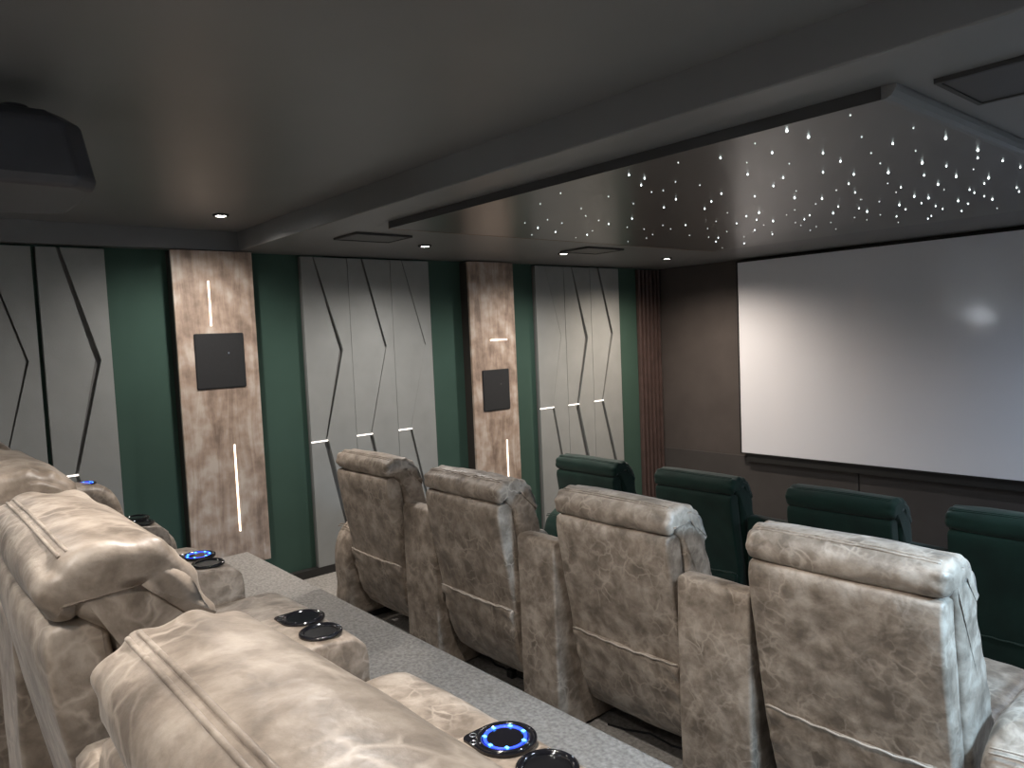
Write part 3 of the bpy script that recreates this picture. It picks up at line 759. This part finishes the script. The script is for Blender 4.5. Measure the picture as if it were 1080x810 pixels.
# cables and plug under the middle row
t = empty('power_plug', (2.36, 2.345, ZM), 'small black power plug on the carpet under the second middle row seat', 'plug')
link('body', bx(-0.022, 0.022, -0.018, 0.018, 0.0, 0.045), M['plug'], t, smooth=False, bevel=0.006)
bm = bmesh.new()
for sx in (-0.009, 0.009): cyl(bm, (sx, 0), 0.0035, 0.0035, 0.0455, 0.064, n=10)
link('pins', bm, M['chrome'], t, smooth=False)
def cable(pts, label):
    bm = bmesh.new(); tube(bm, pts, 0.005, n=8)
    prop(link('power_cable', bm, M['plug']), label, 'cable', 'cables under the middle row')
cable([(2.12, 2.40, ZM+0.006), (2.20, 2.37, ZM+0.006), (2.26, 2.38, ZM+0.006), (2.31, 2.36, ZM+0.010), (2.336, 2.345, ZM+0.02)], 'black cable looping to the plug under the second middle row seat')
cable([(2.383, 2.345, ZM+0.02), (2.44, 2.37, ZM+0.006), (2.52, 2.39, ZM+0.006), (2.56, 2.35, ZM+0.006), (2.60, 2.30, ZM+0.006), (2.64, 2.24, ZM+0.006)], 'black cable running from the plug towards the platform edge')
cable([(3.02, 2.34, ZM+0.006), (3.10, 2.36, ZM+0.006), (3.20, 2.41, ZM+0.006), (3.32, 2.40, ZM+0.006), (3.44, 2.43, ZM+0.006)], 'black cable on the carpet under the third middle row seat')

# ------------------------------------------------------------------ projector under the rear ceiling
t = empty('projector', (2.52, 0.26, 2.495), 'black ceiling projector with chamfered corner at the upper left picture edge', 'projector')
def chamfer_body(x0, x1, y0, y1, c):
    return [(x0+c, y0), (x1-c, y0), (x1, y0+c), (x1, y1-c), (x1-c, y1), (x0+c, y1), (x0, y1-c), (x0, y0+c)]
bm = bmesh.new()
lo = chamfer_body(-0.25, 0.25, -0.28, 0.27, 0.06); hi = chamfer_body(-0.235, 0.235, -0.265, 0.255, 0.06)
mid = chamfer_body(-0.26, 0.26, -0.29, 0.28, 0.06)
rings = [[bm.verts.new((x, y, z)) for x, y in pl] for pl, z in ((lo, 0.0), (mid, 0.03), (hi, 0.19), (chamfer_body(-0.20, 0.20, -0.22, 0.21, 0.06), 0.225))]
bm.faces.new(rings[0][::-1]); bm.faces.new(rings[-1])
for a, b in zip(rings, rings[1:]):
    for k in range(8): bm.faces.new((a[k], a[(k+1) % 8], b[(k+1) % 8], b[k]))
link('housing', bm, M['projector'], t, smooth=False, bevel=0.012, segs=3)
bm = bmesh.new(); lathe(bm, [(0.05, 0.0), (0.05, 0.04), (0.042, 0.045), (0.036, 0.012), (0.0005, 0.018)], n=28)
link('lens', bm, M['gloss_black'], t, loc=(0.06, 0.238, 0.095), rot=(R(-90), 0, 0))
bm = bmesh.new(); lathe(bm, [(0.045, 0.0), (0.045, 0.012), (0.036, 0.024), (0.0005, 0.027)], n=20)
link('lens_shift_dial', bm, M['projector'], t, loc=(0.10, 0.10, 0.2255))
bm = bmesh.new(); cyl(bm, (0, -0.05), 0.03, 0.03, 0.226, 0.303, n=20); box(bm, -0.07, 0.07, -0.12, 0.02, 0.3035, 0.314)
link('ceiling_mount', bm, M['black_metal'], t, smooth=False)

# ------------------------------------------------------------------ world, camera, colour
w = bpy.data.worlds.new('World'); bpy.context.scene.world = w; w.use_nodes = True
w.node_tree.nodes['Background'].inputs['Color'].default_value = (0.02, 0.02, 0.022, 1)
w.node_tree.nodes['Background'].inputs['Strength'].default_value = 0.2
cam = bpy.data.cameras.new('camera'); co = bpy.data.objects.new('camera', cam); C.objects.link(co)
cam.sensor_width = 36.0; cam.sensor_fit = 'HORIZONTAL'; cam.lens = 781.894/1080*36
cam.clip_start = 0.02
r_ = Vector((0.6518160892, 0.7571550448, -0.0430351489)); u_ = Vector((-0.0212745465, 0.0749797968, 0.9969580853)); f_ = Vector((-0.7580786104, 0.6489177670, -0.0649811680))
mat = Matrix((r_, u_, -f_)).transposed().to_4x4(); mat.translation = Vector((5.2, 0.0, 2.02))
co.matrix_world = mat
sc = bpy.context.scene
sc.camera = co
vs = sc.view_settings
vs.view_transform = 'Standard'; vs.look = 'None'; vs.gamma = 1.0; vs.use_curve_mapping = False
vs.exposure = 2.12
